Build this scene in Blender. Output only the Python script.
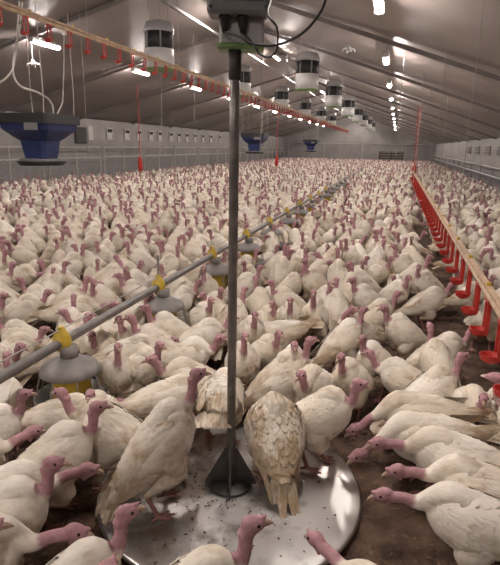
import bpy, math, random
import numpy as np
from mathutils import Vector, Matrix

for o in list(bpy.data.objects):
    bpy.data.objects.remove(o)
S = bpy.context.scene
COL = S.collection

# ------------------------------------------------------------------ camera
F_PX, IW, IH, EYE = 520.0, 500, 565, 1.65
ROLL = math.radians(1.1)
VPX, VPY = 398 - IW / 2, IH / 2 - 148
_xp = VPX * math.cos(ROLL) - VPY * math.sin(ROLL)
_yp = VPX * math.sin(ROLL) + VPY * math.cos(ROLL)
PITCH = math.atan(_yp / F_PX)
YAW = math.atan(_xp / F_PX * math.cos(PITCH))
cam_d = bpy.data.cameras.new('camera')
cam = bpy.data.objects.new('camera', cam_d)
COL.objects.link(cam)
cam_d.sensor_fit = 'HORIZONTAL'
cam_d.sensor_width = 36
cam_d.lens = F_PX / IW * 36
cam_d.clip_start, cam_d.clip_end = 0.05, 200
CR = Matrix.Rotation(YAW, 3, 'Z') @ Matrix.Rotation(math.pi / 2 - PITCH, 3, 'X') @ Matrix.Rotation(ROLL, 3, 'Z')
cam.matrix_world = Matrix.Translation((0, 0, EYE)) @ CR.to_4x4()
S.camera = cam

# ------------------------------------------------------------------ world, exposure
w = bpy.data.worlds.new('world')
S.world = w
w.use_nodes = True
w.node_tree.nodes['Background'].inputs[0].default_value = (.30, .27, .26, 1)
w.node_tree.nodes['Background'].inputs[1].default_value = 0.15
S.view_settings.view_transform = 'Standard'
S.view_settings.look = 'None'
S.view_settings.exposure = 0.56
S.view_settings.gamma = 1
S.view_settings.use_curve_mapping = False
S.cycles.use_denoising = True
LAMP_POWER = 132.0      # emission of the tube diffusers

rng = random.Random(7)
nr = np.random.RandomState(11)


def ray(x, y):
    return (CR @ Vector((x - IW / 2, IH / 2 - y, -F_PX))).normalized()


def at_z(x, y, z):
    d = ray(x, y)
    return Vector((0, 0, EYE)) + d * ((z - EYE) / d.z)


def at_x(x, y, X):
    d = ray(x, y)
    return Vector((0, 0, EYE)) + d * (X / d.x)


def at_y(x, y, Y):
    d = ray(x, y)
    return Vector((0, 0, EYE)) + d * (Y / d.y)


def proj(p):
    q = CR.transposed() @ (Vector(p) - Vector((0, 0, EYE)))
    if q.z > -.05:
        return (-9999, -9999, -1)
    return (IW / 2 + F_PX * q.x / -q.z, IH / 2 - F_PX * q.y / -q.z, -q.z)


# ------------------------------------------------------------------ materials
def mat(name, color, rough=.6, metal=0.0, var=0.0, scale=8.0, bump=0.0, bscale=40.0, dark=None, emit=None, spec=.5, stretch=(1, 1, 1), coords='Object'):
    m = bpy.data.materials.new(name)
    m.use_nodes = True
    nt = m.node_tree
    b = nt.nodes['Principled BSDF']
    b.inputs['Roughness'].default_value = rough
    b.inputs['Metallic'].default_value = metal
    b.inputs['Specular IOR Level'].default_value = spec
    b.inputs['Base Color'].default_value = (*color, 1)
    tc = nt.nodes.new('ShaderNodeTexCoord')
    mp = nt.nodes.new('ShaderNodeMapping')
    mp.inputs['Scale'].default_value = stretch
    nt.links.new(tc.outputs[coords], mp.inputs[0])
    if var or dark:
        n = nt.nodes.new('ShaderNodeTexNoise')
        n.inputs['Scale'].default_value = scale
        n.inputs['Detail'].default_value = 5
        nt.links.new(mp.outputs[0], n.inputs['Vector'])
        r = nt.nodes.new('ShaderNodeValToRGB')
        d = dark if dark else tuple(c * (1 - var) for c in color)
        r.color_ramp.elements[0].position = .33
        r.color_ramp.elements[1].position = .68
        r.color_ramp.elements[0].color = (*d, 1)
        r.color_ramp.elements[1].color = (*color, 1)
        nt.links.new(n.outputs['Fac'], r.inputs[0])
        nt.links.new(r.outputs[0], b.inputs['Base Color'])
    if bump:
        n2 = nt.nodes.new('ShaderNodeTexNoise')
        n2.inputs['Scale'].default_value = bscale
        n2.inputs['Detail'].default_value = 4
        nt.links.new(mp.outputs[0], n2.inputs['Vector'])
        bp = nt.nodes.new('ShaderNodeBump')
        bp.inputs['Strength'].default_value = bump
        bp.inputs['Distance'].default_value = .02
        nt.links.new(n2.outputs['Fac'], bp.inputs['Height'])
        nt.links.new(bp.outputs[0], b.inputs['Normal'])
    if emit:
        b.inputs['Emission Color'].default_value = (*emit[0], 1)
        b.inputs['Emission Strength'].default_value = emit[1]
    return m


M = {}
M['litter'] = mat('litter', (.155, .092, .060), .95, var=.6, scale=9, bump=.9, bscale=55, dark=(.045, .026, .018))
M['clod'] = mat('clod', (.21, .135, .085), .95, var=.5, scale=40, dark=(.07, .04, .027))
M['wall'] = mat('wall', (.36, .34, .33), .7, var=.22, scale=1.2, bump=.1, bscale=5)
M['rafter'] = mat('rafter', (.21, .18, .17), .6, var=.2, scale=3)
M['steel'] = mat('steel', (.42, .41, .40), .38, 1.0, var=.3, scale=9, bump=.08, bscale=60)
M['pole'] = mat('pole', (.29, .265, .25), .40, .45, var=.35, scale=22)
M['darksteel'] = mat('darksteel', (.075, .066, .06), .5, .5, var=.4, scale=14)
M['tube'] = mat('feed_tube_steel', (.23, .215, .205), .42, .5, var=.25, scale=14)
M['galv'] = mat('galvanised', (.34, .335, .33), .45, .55, var=.25, scale=14)
M['rail'] = mat('rail', (.55, .53, .51), .45, .3, var=.2, scale=6)
M['panlid'] = mat('panlid', (.27, .25, .24), .6, var=.3, scale=12)
M['yellow'] = mat('yellow_plastic', (.62, .43, .045), .45, var=.3, scale=16)
M['red'] = mat('red_plastic', (.50, .032, .022), .38, var=.25, scale=14)
M['redcord'] = mat('red_cord', (.50, .06, .05), .6)
M['tan'] = mat('tan_pipe', (.60, .44, .30), .55, var=.25, scale=10, dark=(.40, .27, .18))
M['blue'] = mat('blue_paint', (.022, .038, .14), .5, var=.35, scale=5)
M['black'] = mat('black_plastic', (.022, .022, .024), .5, var=.2, scale=8)
M['white'] = mat('white_plastic', (.60, .59, .58), .45, var=.1, scale=6)
M['clear'] = mat('pale_plastic', (.36, .35, .35), .25)
M['greybox'] = mat('grey_box', (.20, .195, .20), .55, var=.12, scale=20)
M['boxface'] = mat('box_face', (.52, .50, .50), .5, var=.1, scale=15)
M['green'] = mat('green_plastic', (.17, .30, .10), .5, var=.2, scale=12)
M['rope'] = mat('rope', (.58, .55, .52), .8)
M['wire'] = mat('thin_wire', (.38, .35, .33), .5)
M['glass'] = mat('inlet_glass', (.50, .49, .47), .3)
M['darkhole'] = mat('inlet_dark', (.06, .055, .052), .7)
M['eye'] = mat('eye', (.012, .008, .006), .12)
M['beak'] = mat('beak', (.52, .37, .28), .45, var=.3, scale=90)
M['wood'] = mat('pallet_wood', (.10, .08, .065), .8, var=.3, scale=6)
M['lamp'] = mat('lamp_diffuser', (.9, .9, .88), .4, emit=((1.0, .90, .84), LAMP_POWER))


def make_ceiling_mat():
    m = mat('ceiling_sheet', (.25, .212, .20), .38, var=.18, scale=.9, spec=.7)
    nt = m.node_tree
    b = nt.nodes['Principled BSDF']
    tg = nt.nodes.new('ShaderNodeTangent')
    tg.direction_type = 'UV_MAP'
    tg.uv_map = 'UVMap'
    nt.links.new(tg.outputs[0], b.inputs['Tangent'])
    b.inputs['Anisotropic'].default_value = .92      # brushed along the ridge: highlights run down the slope
    return m


M['ceiling'] = make_ceiling_mat()


def make_turkey_mat():
    m = bpy.data.materials.new('turkey')
    m.use_nodes = True
    nt = m.node_tree
    N, L = nt.nodes, nt.links
    b = N['Principled BSDF']
    b.inputs['Roughness'].default_value = .75
    b.inputs['Specular IOR Level'].default_value = .2
    at = N.new('ShaderNodeAttribute')
    at.attribute_name = 'Col'
    sep = N.new('ShaderNodeSeparateColor')
    L.new(at.outputs['Color'], sep.inputs[0])
    oi = N.new('ShaderNodeObjectInfo')
    tc = N.new('ShaderNodeTexCoord')
    add = N.new('ShaderNodeMath'); add.operation = 'ADD'
    L.new(at.outputs['Alpha'], add.inputs[0]); L.new(oi.outputs['Random'], add.inputs[1])
    fr = N.new('ShaderNodeMath'); fr.operation = 'FRACT'
    L.new(add.outputs[0], fr.inputs[0])
    # shifted coordinates so that copies differ
    sh = N.new('ShaderNodeVectorMath'); sh.operation = 'SCALE'
    cmb = N.new('ShaderNodeCombineXYZ')
    for i in range(3):
        L.new(fr.outputs[0], cmb.inputs[i])
    L.new(cmb.outputs[0], sh.inputs[0]); sh.inputs['Scale'].default_value = 13.0
    va = N.new('ShaderNodeVectorMath'); va.operation = 'ADD'
    L.new(tc.outputs['Object'], va.inputs[0]); L.new(sh.outputs[0], va.inputs[1])
    mp = N.new('ShaderNodeMapping'); mp.inputs['Scale'].default_value = (.45, 1, 1)
    L.new(va.outputs[0], mp.inputs[0])
    n1 = N.new('ShaderNodeTexNoise'); n1.inputs['Scale'].default_value = 9; n1.inputs['Detail'].default_value = 6
    L.new(mp.outputs[0], n1.inputs['Vector'])
    # feather white, varied from bird to bird
    fw = N.new('ShaderNodeMix'); fw.data_type = 'RGBA'
    fw.inputs['A'].default_value = (.82, .765, .68, 1); fw.inputs['B'].default_value = (.72, .645, .535, 1)
    L.new(fr.outputs[0], fw.inputs['Factor'])
    # soil
    dm = N.new('ShaderNodeMath'); dm.operation = 'MULTIPLY_ADD'
    L.new(n1.outputs['Fac'], dm.inputs[0]); dm.inputs[1].default_value = 3.4; dm.inputs[2].default_value = -1.60
    da = N.new('ShaderNodeMath'); da.operation = 'ADD'
    L.new(dm.outputs[0], da.inputs[0])
    ds = N.new('ShaderNodeMath'); ds.operation = 'MULTIPLY_ADD'
    L.new(sep.outputs[1], ds.inputs[0]); ds.inputs[1].default_value = 1.5; ds.inputs[2].default_value = -.42
    L.new(ds.outputs[0], da.inputs[1])
    mpf = N.new('ShaderNodeMapping'); mpf.inputs['Scale'].default_value = (.22, 1, .5)
    L.new(va.outputs[0], mpf.inputs[0])
    nf = N.new('ShaderNodeTexNoise'); nf.inputs['Scale'].default_value = 60; nf.inputs['Detail'].default_value = 3
    L.new(mpf.outputs[0], nf.inputs['Vector'])
    fs = N.new('ShaderNodeMath'); fs.operation = 'MULTIPLY_ADD'
    L.new(nf.outputs['Fac'], fs.inputs[0]); fs.inputs[1].default_value = 2.2; fs.inputs[2].default_value = -.35
    fm = N.new('ShaderNodeMath'); fm.operation = 'MULTIPLY'
    L.new(fs.outputs[0], fm.inputs[0]); L.new(da.outputs[0], fm.inputs[1])
    dc = N.new('ShaderNodeClamp'); L.new(fm.outputs[0], dc.inputs[0])
    dc.inputs['Max'].default_value = .85
    dmx = N.new('ShaderNodeMix'); dmx.data_type = 'RGBA'
    L.new(dc.outputs[0], dmx.inputs['Factor']); L.new(fw.outputs['Result'], dmx.inputs['A'])
    dmx.inputs['B'].default_value = (.36, .25, .145, 1)
    # bare skin
    n2 = N.new('ShaderNodeTexNoise'); n2.inputs['Scale'].default_value = 38; n2.inputs['Detail'].default_value = 3
    L.new(va.outputs[0], n2.inputs['Vector'])
    sk = N.new('ShaderNodeMix'); sk.data_type = 'RGBA'
    L.new(n2.outputs['Fac'], sk.inputs['Factor'])
    sk.inputs['A'].default_value = (.30, .145, .17, 1); sk.inputs['B'].default_value = (.55, .33, .345, 1)
    mx = N.new('ShaderNodeMix'); mx.data_type = 'RGBA'
    L.new(sep.outputs[0], mx.inputs['Factor']); L.new(dmx.outputs['Result'], mx.inputs['A']); L.new(sk.outputs['Result'], mx.inputs['B'])
    lg = N.new('ShaderNodeMix'); lg.data_type = 'RGBA'
    L.new(sep.outputs[2], lg.inputs['Factor']); L.new(mx.outputs['Result'], lg.inputs['A']); lg.inputs['B'].default_value = (.30, .15, .13, 1)
    L.new(lg.outputs['Result'], b.inputs['Base Color'])
    # down relief
    n3 = N.new('ShaderNodeTexNoise'); n3.inputs['Scale'].default_value = 45; n3.inputs['Detail'].default_value = 4
    mp3 = N.new('ShaderNodeMapping'); mp3.inputs['Scale'].default_value = (.5, 1, .7)
    L.new(va.outputs[0], mp3.inputs[0]); L.new(mp3.outputs[0], n3.inputs['Vector'])
    bp = N.new('ShaderNodeBump'); bp.inputs['Strength'].default_value = .45; bp.inputs['Distance'].default_value = .012
    L.new(n3.outputs['Fac'], bp.inputs['Height']); L.new(bp.outputs[0], b.inputs['Normal'])
    return m


M['turkey'] = make_turkey_mat()


# ------------------------------------------------------------------ helpers
class MB:
    def __init__(s):
        s.v, s.f = [], []

    def add(s, v, f):
        o = len(s.v)
        s.v += [tuple(map(float, p)) for p in v]
        s.f += [tuple(i + o for i in q) for q in f]
        return s

    def box(s, c, d, rot=None, bev=0.0):
        x, y, z = d[0] / 2, d[1] / 2, d[2] / 2
        if bev <= 0:
            v = [(sx * x, sy * y, sz * z) for sz in (-1, 1) for sx, sy in ((-1, -1), (1, -1), (1, 1), (-1, 1))]
            f = [(3, 2, 1, 0), (4, 5, 6, 7), (0, 1, 5, 4), (1, 2, 6, 5), (2, 3, 7, 6), (3, 0, 4, 7)]
        else:
            b = min(bev, x * .9, y * .9, z * .9)
            v, f = [], []
            for zz, q in ((-z, b), (-z + b, 0), (z - b, 0), (z, b)):
                for sx, sy, ax in ((-1, -1, 0), (-1, -1, 1), (1, -1, 1), (1, -1, 0), (1, 1, 0), (1, 1, 1), (-1, 1, 1), (-1, 1, 0)):
                    X, Y = x - q, y - q
                    if ax == 0:
                        v.append((sx * X, sy * (Y - b), zz))
                    else:
                        v.append((sx * (X - b), sy * Y, zz))
            for k in range(3):
                for i in range(8):
                    j = (i + 1) % 8
                    f.append((k * 8 + i, k * 8 + j, k * 8 + 8 + j, k * 8 + 8 + i))
            f.append(tuple(range(7, -1, -1)))
            f.append(tuple(range(24, 32)))
        R = rot if rot else Matrix.Identity(3)
        return s.add([R @ Vector(p) + Vector(c) for p in v], f)

    def tube(s, pts, r, n=8):
        pts = [Vector(p) for p in pts]
        rr = r if isinstance(r, (list, tuple)) else [r] * len(pts)
        v, f = [], []
        for i, p in enumerate(pts):
            t = (pts[min(i + 1, len(pts) - 1)] - pts[max(i - 1, 0)]).normalized()
            h = Vector((0, 0, 1)) if abs(t.z) < .9 else Vector((0, 1, 0))
            a = t.cross(h).normalized()
            b = a.cross(t)
            for k in range(n):
                q = 2 * math.pi * k / n
                v.append(p + (a * math.cos(q) + b * math.sin(q)) * rr[i])
        for i in range(len(pts) - 1):
            for k in range(n):
                j = (k + 1) % n
                f.append((i * n + k, i * n + n + k, i * n + n + j, i * n + j))
        f.append(tuple(range(n)))
        f.append(tuple(range((len(pts) - 1) * n + n - 1, (len(pts) - 1) * n - 1, -1)))
        return s.add(v, f)

    def lathe(s, prof, n=32, c=(0, 0, 0)):
        v, f = [], []
        for r, z in prof:
            for k in range(n):
                q = 2 * math.pi * k / n
                v.append((c[0] + r * math.cos(q), c[1] + r * math.sin(q), c[2] + z))
        for i in range(len(prof) - 1):
            for k in range(n):
                j = (k + 1) % n
                f.append((i * n + k, i * n + j, i * n + n + j, i * n + n + k))
        if prof[0][0] > 1e-6:
            f.append(tuple(range(n - 1, -1, -1)))
        if prof[-1][0] > 1e-6:
            f.append(tuple(range((len(prof) - 1) * n, len(prof) * n)))
        return s.add(v, f)

    def mesh(s, name, m, smooth=False):
        me = bpy.data.meshes.new(name)
        me.from_pydata(s.v, [], s.f)
        me.materials.append(M[m] if isinstance(m, str) else m)
        if smooth:
            me.polygons.foreach_set('use_smooth', [True] * len(me.polygons))
        me.update()
        return me

    def build(s, name, m, parent=None, smooth=False, loc=None):
        return link(name, s.mesh(name, m, smooth), parent, loc)


def link(name, data, parent=None, loc=None, rz=0.0, sc=1.0):
    o = bpy.data.objects.new(name, data)
    COL.objects.link(o)
    if parent:
        o.parent = parent
    if loc is not None:
        o.location = loc
    o.rotation_euler = (0, 0, rz)
    o.scale = (sc, sc, sc)
    return o


def tag(o, label=None, cat=None, group=None, kind=None):
    if label: o['label'] = label
    if cat: o['category'] = cat
    if group: o['group'] = group
    if kind: o['kind'] = kind
    return o


def thing(name, loc, label, cat, group=None, rz=0.0, sc=1.0):
    return tag(link(name, None, None, loc, rz, sc), label, cat, group)


def spline(P, n):
    P = np.array(P, float)
    t = np.linspace(0, len(P) - 1, n)
    out = []
    for q in t:
        i = min(int(q), len(P) - 2)
        u = q - i
        p0, p1, p2, p3 = P[max(i - 1, 0)], P[i], P[i + 1], P[min(i + 2, len(P) - 1)]
        out.append(.5 * ((2 * p1) + (p2 - p0) * u + (2 * p0 - 5 * p1 + 4 * p2 - p3) * u * u + (3 * p1 - p0 - 3 * p2 + p3) * u ** 3))
    return np.array(out)


ORD = ['first', 'second', 'third', 'fourth', 'fifth', 'sixth', 'seventh', 'eighth', 'ninth', 'tenth', 'eleventh', 'twelfth', 'thirteenth', 'fourteenth', 'fifteenth', 'sixteenth', 'seventeenth', 'eighteenth', 'nineteenth', 'twentieth']

# ------------------------------------------------------------------ barn shell
XL, XR, YB, YF = -12.2, 3.75, -7.0, 58.0
ZL, ZR, XRIDGE, ZRIDGE = 2.56, 2.12, -4.1, 4.75


def ceil_z(x):
    if x < XRIDGE:
        return ZL + (ZRIDGE - ZL) * (x - XL) / (XRIDGE - XL)
    return ZR + (ZRIDGE - ZR) * (XR - x) / (XR - XRIDGE)


fl = MB()
nx, ny = 130, 150
xs = np.concatenate([np.linspace(XL, -2.4, 30), np.linspace(-2.2, 1.4, nx - 50), np.linspace(1.5, XR, 20)])
ys = np.concatenate([np.linspace(YB, .9, 14), np.linspace(1.0, 5, ny - 44), np.linspace(5.1, YF, 30)])
fv = []
for y in ys:
    for x in xs:
        z = -.012 + .008 * math.sin(3.1 * x + 1.7 * y) * math.sin(2.3 * y - x) + .010 * (nr.rand() - .5)
        fv.append((x, y, min(z, 0)))
n_x = len(xs)
ff = [(j * n_x + i, j * n_x + i + 1, (j + 1) * n_x + i + 1, (j + 1) * n_x + i) for j in range(len(ys) - 1) for i in range(n_x - 1)]
tag(fl.add(fv, ff).build('floor', 'litter', smooth=True), kind='structure')

ce = MB()
T = .12
ce.add([(XL - .2, YB, ceil_z(XL)), (XRIDGE, YB, ZRIDGE), (XR + .2, YB, ceil_z(XR)),
        (XL - .2, YF, ceil_z(XL)), (XRIDGE, YF, ZRIDGE), (XR + .2, YF, ceil_z(XR)),
        (XL - .2, YB, ceil_z(XL) + T), (XRIDGE, YB, ZRIDGE + T), (XR + .2, YB, ceil_z(XR) + T),
        (XL - .2, YF, ceil_z(XL) + T), (XRIDGE, YF, ZRIDGE + T), (XR + .2, YF, ceil_z(XR) + T)],
       [(0, 1, 4, 3), (1, 2, 5, 4), (6, 9, 10, 7), (7, 10, 11, 8)])
ceiling = tag(ce.build('ceiling', 'ceiling'), kind='structure')
_uv = ceiling.data.uv_layers.new(name='UVMap')
for lp in ceiling.data.loops:
    _c = ceiling.data.vertices[lp.vertex_index].co
    _uv.data[lp.index].uv = (_c.x * .1, _c.y * .1)
for k in range(15):
    y = -4.8 + 4.35 * k + 1.9
    if y > YF - .5:
        break
    rf = MB()
    for xa, xb in ((XL + .02, XRIDGE), (XRIDGE, XR - .02)):
        za, zb = ceil_z(xa) - .003, ceil_z(xb) - .003
        d = .075
        rf.add([(xa, y - .04, za - d), (xb, y - .04, zb - d), (xb, y + .04, zb - d), (xa, y + .04, za - d),
                (xa, y - .04, za), (xb, y - .04, zb), (xb, y + .04, zb), (xa, y + .04, za)],
               [(3, 2, 1, 0), (4, 5, 6, 7), (0, 1, 5, 4), (2, 3, 7, 6), (1, 2, 6, 5), (3, 0, 4, 7)])
    rf.build('rafter', 'rafter', ceiling)

tag(MB().box(((XL - .1), (YB + YF) / 2, ZL / 2 - .05), (.2, YF - YB, ZL + .1)).build('wall_left', 'wall'), kind='structure')
tag(MB().box(((XR + .1), (YB + YF) / 2, ZR / 2 - .05), (.2, YF - YB, ZR + .1)).build('wall_right', 'wall'), kind='structure')
for nm, y0 in (('wall_far', YF), ('wall_back', YB - .2)):
    g = MB()
    pr = [(XL - .2, -.1), (XR + .2, -.1), (XR + .2, ceil_z(XR)), (XRIDGE, ZRIDGE), (XL - .2, ceil_z(XL))]
    g.add([(x, y0, z) for x, z in pr] + [(x, y0 + .2, z) for x, z in pr],
          [(0, 1, 2, 3, 4), (9, 8, 7, 6, 5)] + [(i, (i + 1) % 5 + 0, (i + 1) % 5 + 5, i + 5) for i in range(5)])
    tag(g.build(nm, 'wall'), kind='structure')
# ------------------------------------------------------------------ lamps (rows of tube lights)
def lamp_meshes():
    h = MB().box((0, 0, .045), (.13, .98, .05), bev=.012).mesh('housing', 'white')
    d = MB()
    n, L = 10, .45
    pr = []
    for i in range(n + 1):
        a = math.pi * i / n
        pr.append((math.cos(a) * .05, .02 - math.sin(a) * .06))
    v = [(x, -L, z) for x, z in pr] + [(x, L, z) for x, z in pr]
    f = [(i, i + 1, n + 2 + i, n + 1 + i) for i in range(n)] + [tuple(range(n, -1, -1)), tuple(range(n + 1, 2 * n + 2)), (0, n + 1, 2 * n + 1, n)]
    d = d.add(v, f).mesh('diffuser', 'lamp')
    e = MB().box((0, 0, 0), (.125, .05, .09), bev=.01).mesh('end_cap', 'white')
    return h, d, e


LH, LD, LE = lamp_meshes()
ROWS = [('right roof slope', -.38, 7.0, 4.35, 0.0), ('roof ridge', -4.1, 6.9, 5.5, 0.0), ('left roof slope', -7.5, 10.5, 4.45, 0.0)]
for nm, X, y0, dy, _ in ROWS:
    k0 = -int((y0 - YB - 1.2) / dy)
    n = int((YF - 1 - y0) / dy)
    for k in range(k0, n + 1):
        y = y0 + k * dy
        z = ceil_z(X) - (.17 if X != -4.1 else .30)
        if k < 0:
            where = 'behind the viewer under the %s, %s from the scale' % (nm, ORD[-k - 1])
            lab = 'glowing white tube lamp ' + where
        else:
            lab = 'glowing tube lamp under the %s, %s nearest of its row' % (nm, ORD[k])
        t = thing('tube_lamp', (X, y, z), lab, 'lamp', 'tube lamps under the ' + nm)
        link('housing', LH, t)
        link('diffuser', LD, t)
        for s in (-1, 1):
            link('end_cap', LE, t, (0, s * .47, .01))
            MB().tube([(0, s * .3, .065), (0, s * .3, ceil_z(X) - z + .02)], .006, 6).build('hanger_rod', 'galv', t)
# ridge cable trays, lit along their length
for x, z in ((-4.55, 4.28), (-3.75, 4.28)):
    o = MB().box((0, 0, 0), (.07, YF - YB - .4, .05)).build('cable_tray', 'galv', None, loc=(x, (YF + YB) / 2, z))
    tag(o, 'bright metal cable tray along the ridge, ' + ('on its left side' if x < -4 else 'on its right side'), 'tray', 'ridge cable trays')
    for k in range(14):
        MB().tube([(0, -30 + 4.5 * k, .02), (0, -30 + 4.5 * k, ceil_z(x) - z + .03)], .008, 6).build('hanger_rod', 'galv', o)

# ------------------------------------------------------------------ fan chimneys
def chimney_meshes():
    base = MB().lathe([(.25, -.42), (.29, -.42), (.29, -.06), (.25, -.06), (.25, -.42)], 28).mesh('lower_drum', 'white', True)
    band = MB().lathe([(.27, -.06), (.275, -.06), (.275, .24), (.27, .24), (.27, -.06)], 28).mesh('dark_band', 'black', True)
    rib = MB().box((0, 0, .09), (.02, .03, .31)).mesh('band_rib', 'greybox')
    cap = MB().lathe([(.27, .24), (.305, .24), (.305, .28), (.25, .42), (.10, .46), (0, .47)], 28).mesh('top_cap', 'clear', True)
    blade = MB()
    for s in range(5):
        a = 2 * math.pi * s / 5
        R = Matrix.Rotation(a, 3, 'Z') @ Matrix.Rotation(.5, 3, 'X')
        blade.box(R @ Vector((.13, 0, 0)) + Vector((0, 0, -.2)), (.2, .09, .006), R)
    blade.lathe([(.045, -.26), (.05, -.24), (.05, -.16), (.03, -.14)], 12)
    bl = blade.mesh('fan_rotor', 'black')
    strut = MB().box((0, 0, -.3), (.55, .02, .02)).mesh('strut', 'galv')
    green = MB().lathe([(.27, -.44), (.295, -.44), (.295, -.415), (.27, -.415), (.27, -.44)], 28).mesh('bottom_ring', 'green', True)
    return base, band, rib, cap, bl, strut, green


CB, CBA, CRB, CC, CBL, CST, CGR = chimney_meshes()
for row, X, zz, y0, dy, n, nm in (('A', -4.7, 3.5, 10.2, 5.75, 6, 'raised drinker line'), ('B', -2.35, 3.45, 13.8, 5.75, 7, 'middle of the barn')):
    for k in range(n):
        y = y0 + dy * k
        t = thing('ceiling_fan_drum', (X, y, zz), 'white drum with dark band hanging from roof by the %s, %s nearest' % (nm, ORD[k]), 'fan', 'hanging ventilation drums')
        for nm2, me in (('lower_drum', CB), ('dark_band', CBA), ('top_cap', CC), ('fan_rotor', CBL), ('strut', CST), ('bottom_ring', CGR)):
            link(nm2, me, t)
        for q in range(6):
            a = q * math.pi / 3
            link('band_rib', CRB, t, (.28 * math.cos(a), .28 * math.sin(a), 0), a)
        hh = ceil_z(X) - zz
        for sx in (-1, 1):
            MB().tube([(sx * .2, 0, .4), (sx * .2, 0, ceil_z(X + sx * .2) - zz + .02)], .008, 6).build('hanger_rod', 'wire', t)

# ------------------------------------------------------------------ left wall air inlets, door hatch, rails
INL = [(109.5, 133), (127, 134.2), (139, 135), (151, 136), (160, 136.6), (171, 137.4), (179, 138), (187, 138.6), (195, 139.2), (203, 140), (211, 140.6), (220, 141.2)]
fr_m = MB()
for c, d in (((0, 0, .22), (.06, .52, .06)), ((0, 0, -.22), (.06, .52, .06)), ((0, .23, 0), (.06, .06, .38)), ((0, -.23, 0), (.06, .06, .38))):
    fr_m.box(c, d)
fr_m = fr_m.mesh('frame', 'rail')
pane_m = MB().box((0, 0, -.07), (.02, .40, .24)).mesh('pane', 'glass')
flap_m = MB().box((.02, 0, .12), (.02, .40, .14), Matrix.Rotation(.35, 3, 'Y')).mesh('flap', 'darkhole')
for k, (px, py) in enumerate(INL):
    p = at_x(px, py, XL + .03)
    t = thing('air_inlet', (XL + .03, p.y, 2.02), 'small framed air inlet on the left wall, %s from the nearest' % ORD[k], 'vent', 'air inlets along the left wall')
    link('frame', fr_m, t); link('pane', pane_m, t); link('flap', flap_m, t)
p = at_x(86, 133, XL + .04)
t = thing('wall_box', (XL + .06, p.y, 2.0), 'pale wall box with dark panel, nearest blue hopper on left wall', 'box')
MB().box((0, .25, 0), (.1, .36, .56), bev=.02).build('box_door', 'white', t)
MB().box((0, -.38, -.1), (.08, .8, .62), bev=.02).build('dark_panel', 'darkhole', t)
tag(MB().box((XL + .01, (YB + YF) / 2, .45), (.02, YF - YB, .9)).build('trim_1', 'galv'), kind='structure')
# rail frames in front of the left wall
for k in range(12):
    y0 = 12.5 + k * 3.7
    t = thing('wall_rail_frame', (XL + .35, y0, 0), 'pale tubular rail frame before the left wall, %s from the nearest' % ORD[k], 'railing', 'rail frames along the left wall')
    for z in (1.45, 1.05):
        MB().tube([(0, .1, z), (0, 3.5, z)], .028, 8).build('rail', 'rail', t)
    for yy in (.12, 1.8, 3.48):
        MB().tube([(0, yy, 0), (0, yy, 1.47)], .026, 8).build('post', 'rail', t)

# ------------------------------------------------------------------ right wall fence and inlets
t = thing('steel_fence', (3.5, 0, 0), 'three-rail pale steel fence before the right wall', 'fence')
for z in (1.01, .68, .30):
    MB().tube([(0, 6, z), (0, YF - .6, z)], .034, 8).build('rail', 'rail', t)
for k in range(18):
    MB().box((.05, 7 + 3 * k, .53), (.05, .06, 1.06), bev=.008).build('post', 'galv', t)
for k in range(7):
    y = 12.5 + 3.1 * k
    t = thing('wall_inlet', (XR - .03, y, 1.62), 'dark shuttered inlet high on the right wall, %s from the nearest' % ORD[k], 'vent', 'inlets on the right wall')
    MB().box((0, 0, 0), (.05, 1.3, .40), bev=.01).build('frame', 'wall', t)
    for q in range(3):
        MB().box((-.03, 0, -.11 + q * .11), (.02, 1.18, .085), Matrix.Rotation(-.4, 3, 'Y')).build('shutter_slat', 'greybox', t)
tag(MB().box((XR - .01, (YB + YF) / 2, .35), (.02, YF - YB, .7)).build('trim_2', 'greybox'), kind='structure')

# far wall: rail, low pallet
t = thing('far_rail', (-3.6, YF - .3, 0), 'long pale rail across the far end wall', 'railing')
MB().tube([(-8, 0, 2.0), (7, 0, 2.0)], .035, 8).build('rail', 'rail', t)
for x in (-7.9, -4, 0, 4, 6.9):
    MB().tube([(x, 0, 0), (x, 0, 2.0)], .03, 8).build('post', 'rail', t)
t = thing('slatted_crate', (-.6, YF - 2.2, 0), 'dark slatted crate standing by the far end wall', 'crate')
for q in range(5):
    MB().box((0, -.5, .14 + q * .24), (2.4, .05, .17)).build('slat', 'wood', t)
for x in (-1.12, 0, 1.12):
    MB().box((x, -.44, .62), (.1, .07, 1.24)).build('post', 'wood', t)
    MB().box((x, .46, .62), (.1, .07, 1.24)).build('post', 'wood', t)
MB().box((0, 0, 1.26), (2.4, 1.05, .05)).build('lid_board', 'wood', t)

# ------------------------------------------------------------------ drinker lines
def cup_mesh():
    m = MB()
    for s in (-1, 1):
        m.box((0, s * .042, -.115), (.024, .011, .23))
    m.box((0, 0, -.012), (.034, .10, .03))
    # dish, thrown to the side of the stem
    n = 14
    for (r0, z0), (r1, z1) in (((.018, -.258), (.042, -.238)), ((.042, -.238), (.050, -.205)), ((.050, -.205), (.044, -.205)), ((.044, -.205), (.034, -.230)), ((.034, -.230), (.001, -.240))):
        v = [(-.035 + r * 1.25 * math.cos(2 * math.pi * k / n), r * math.sin(2 * math.pi * k / n), z) for r, z in ((r0, z0), (r1, z1)) for k in range(n)]
        m.add(v, [(k, (k + 1) % n, n + (k + 1) % n, n + k) for k in range(n)])
    m.box((-.03, 0, -.245), (.07, .04, .012))
    return m.mesh('drinker_cup', 'red')


CUP = cup_mesh()
CLIP = MB().box((0, 0, .035), (.03, .022, .05), bev=.005).mesh('pipe_clip', 'yellow')


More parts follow.
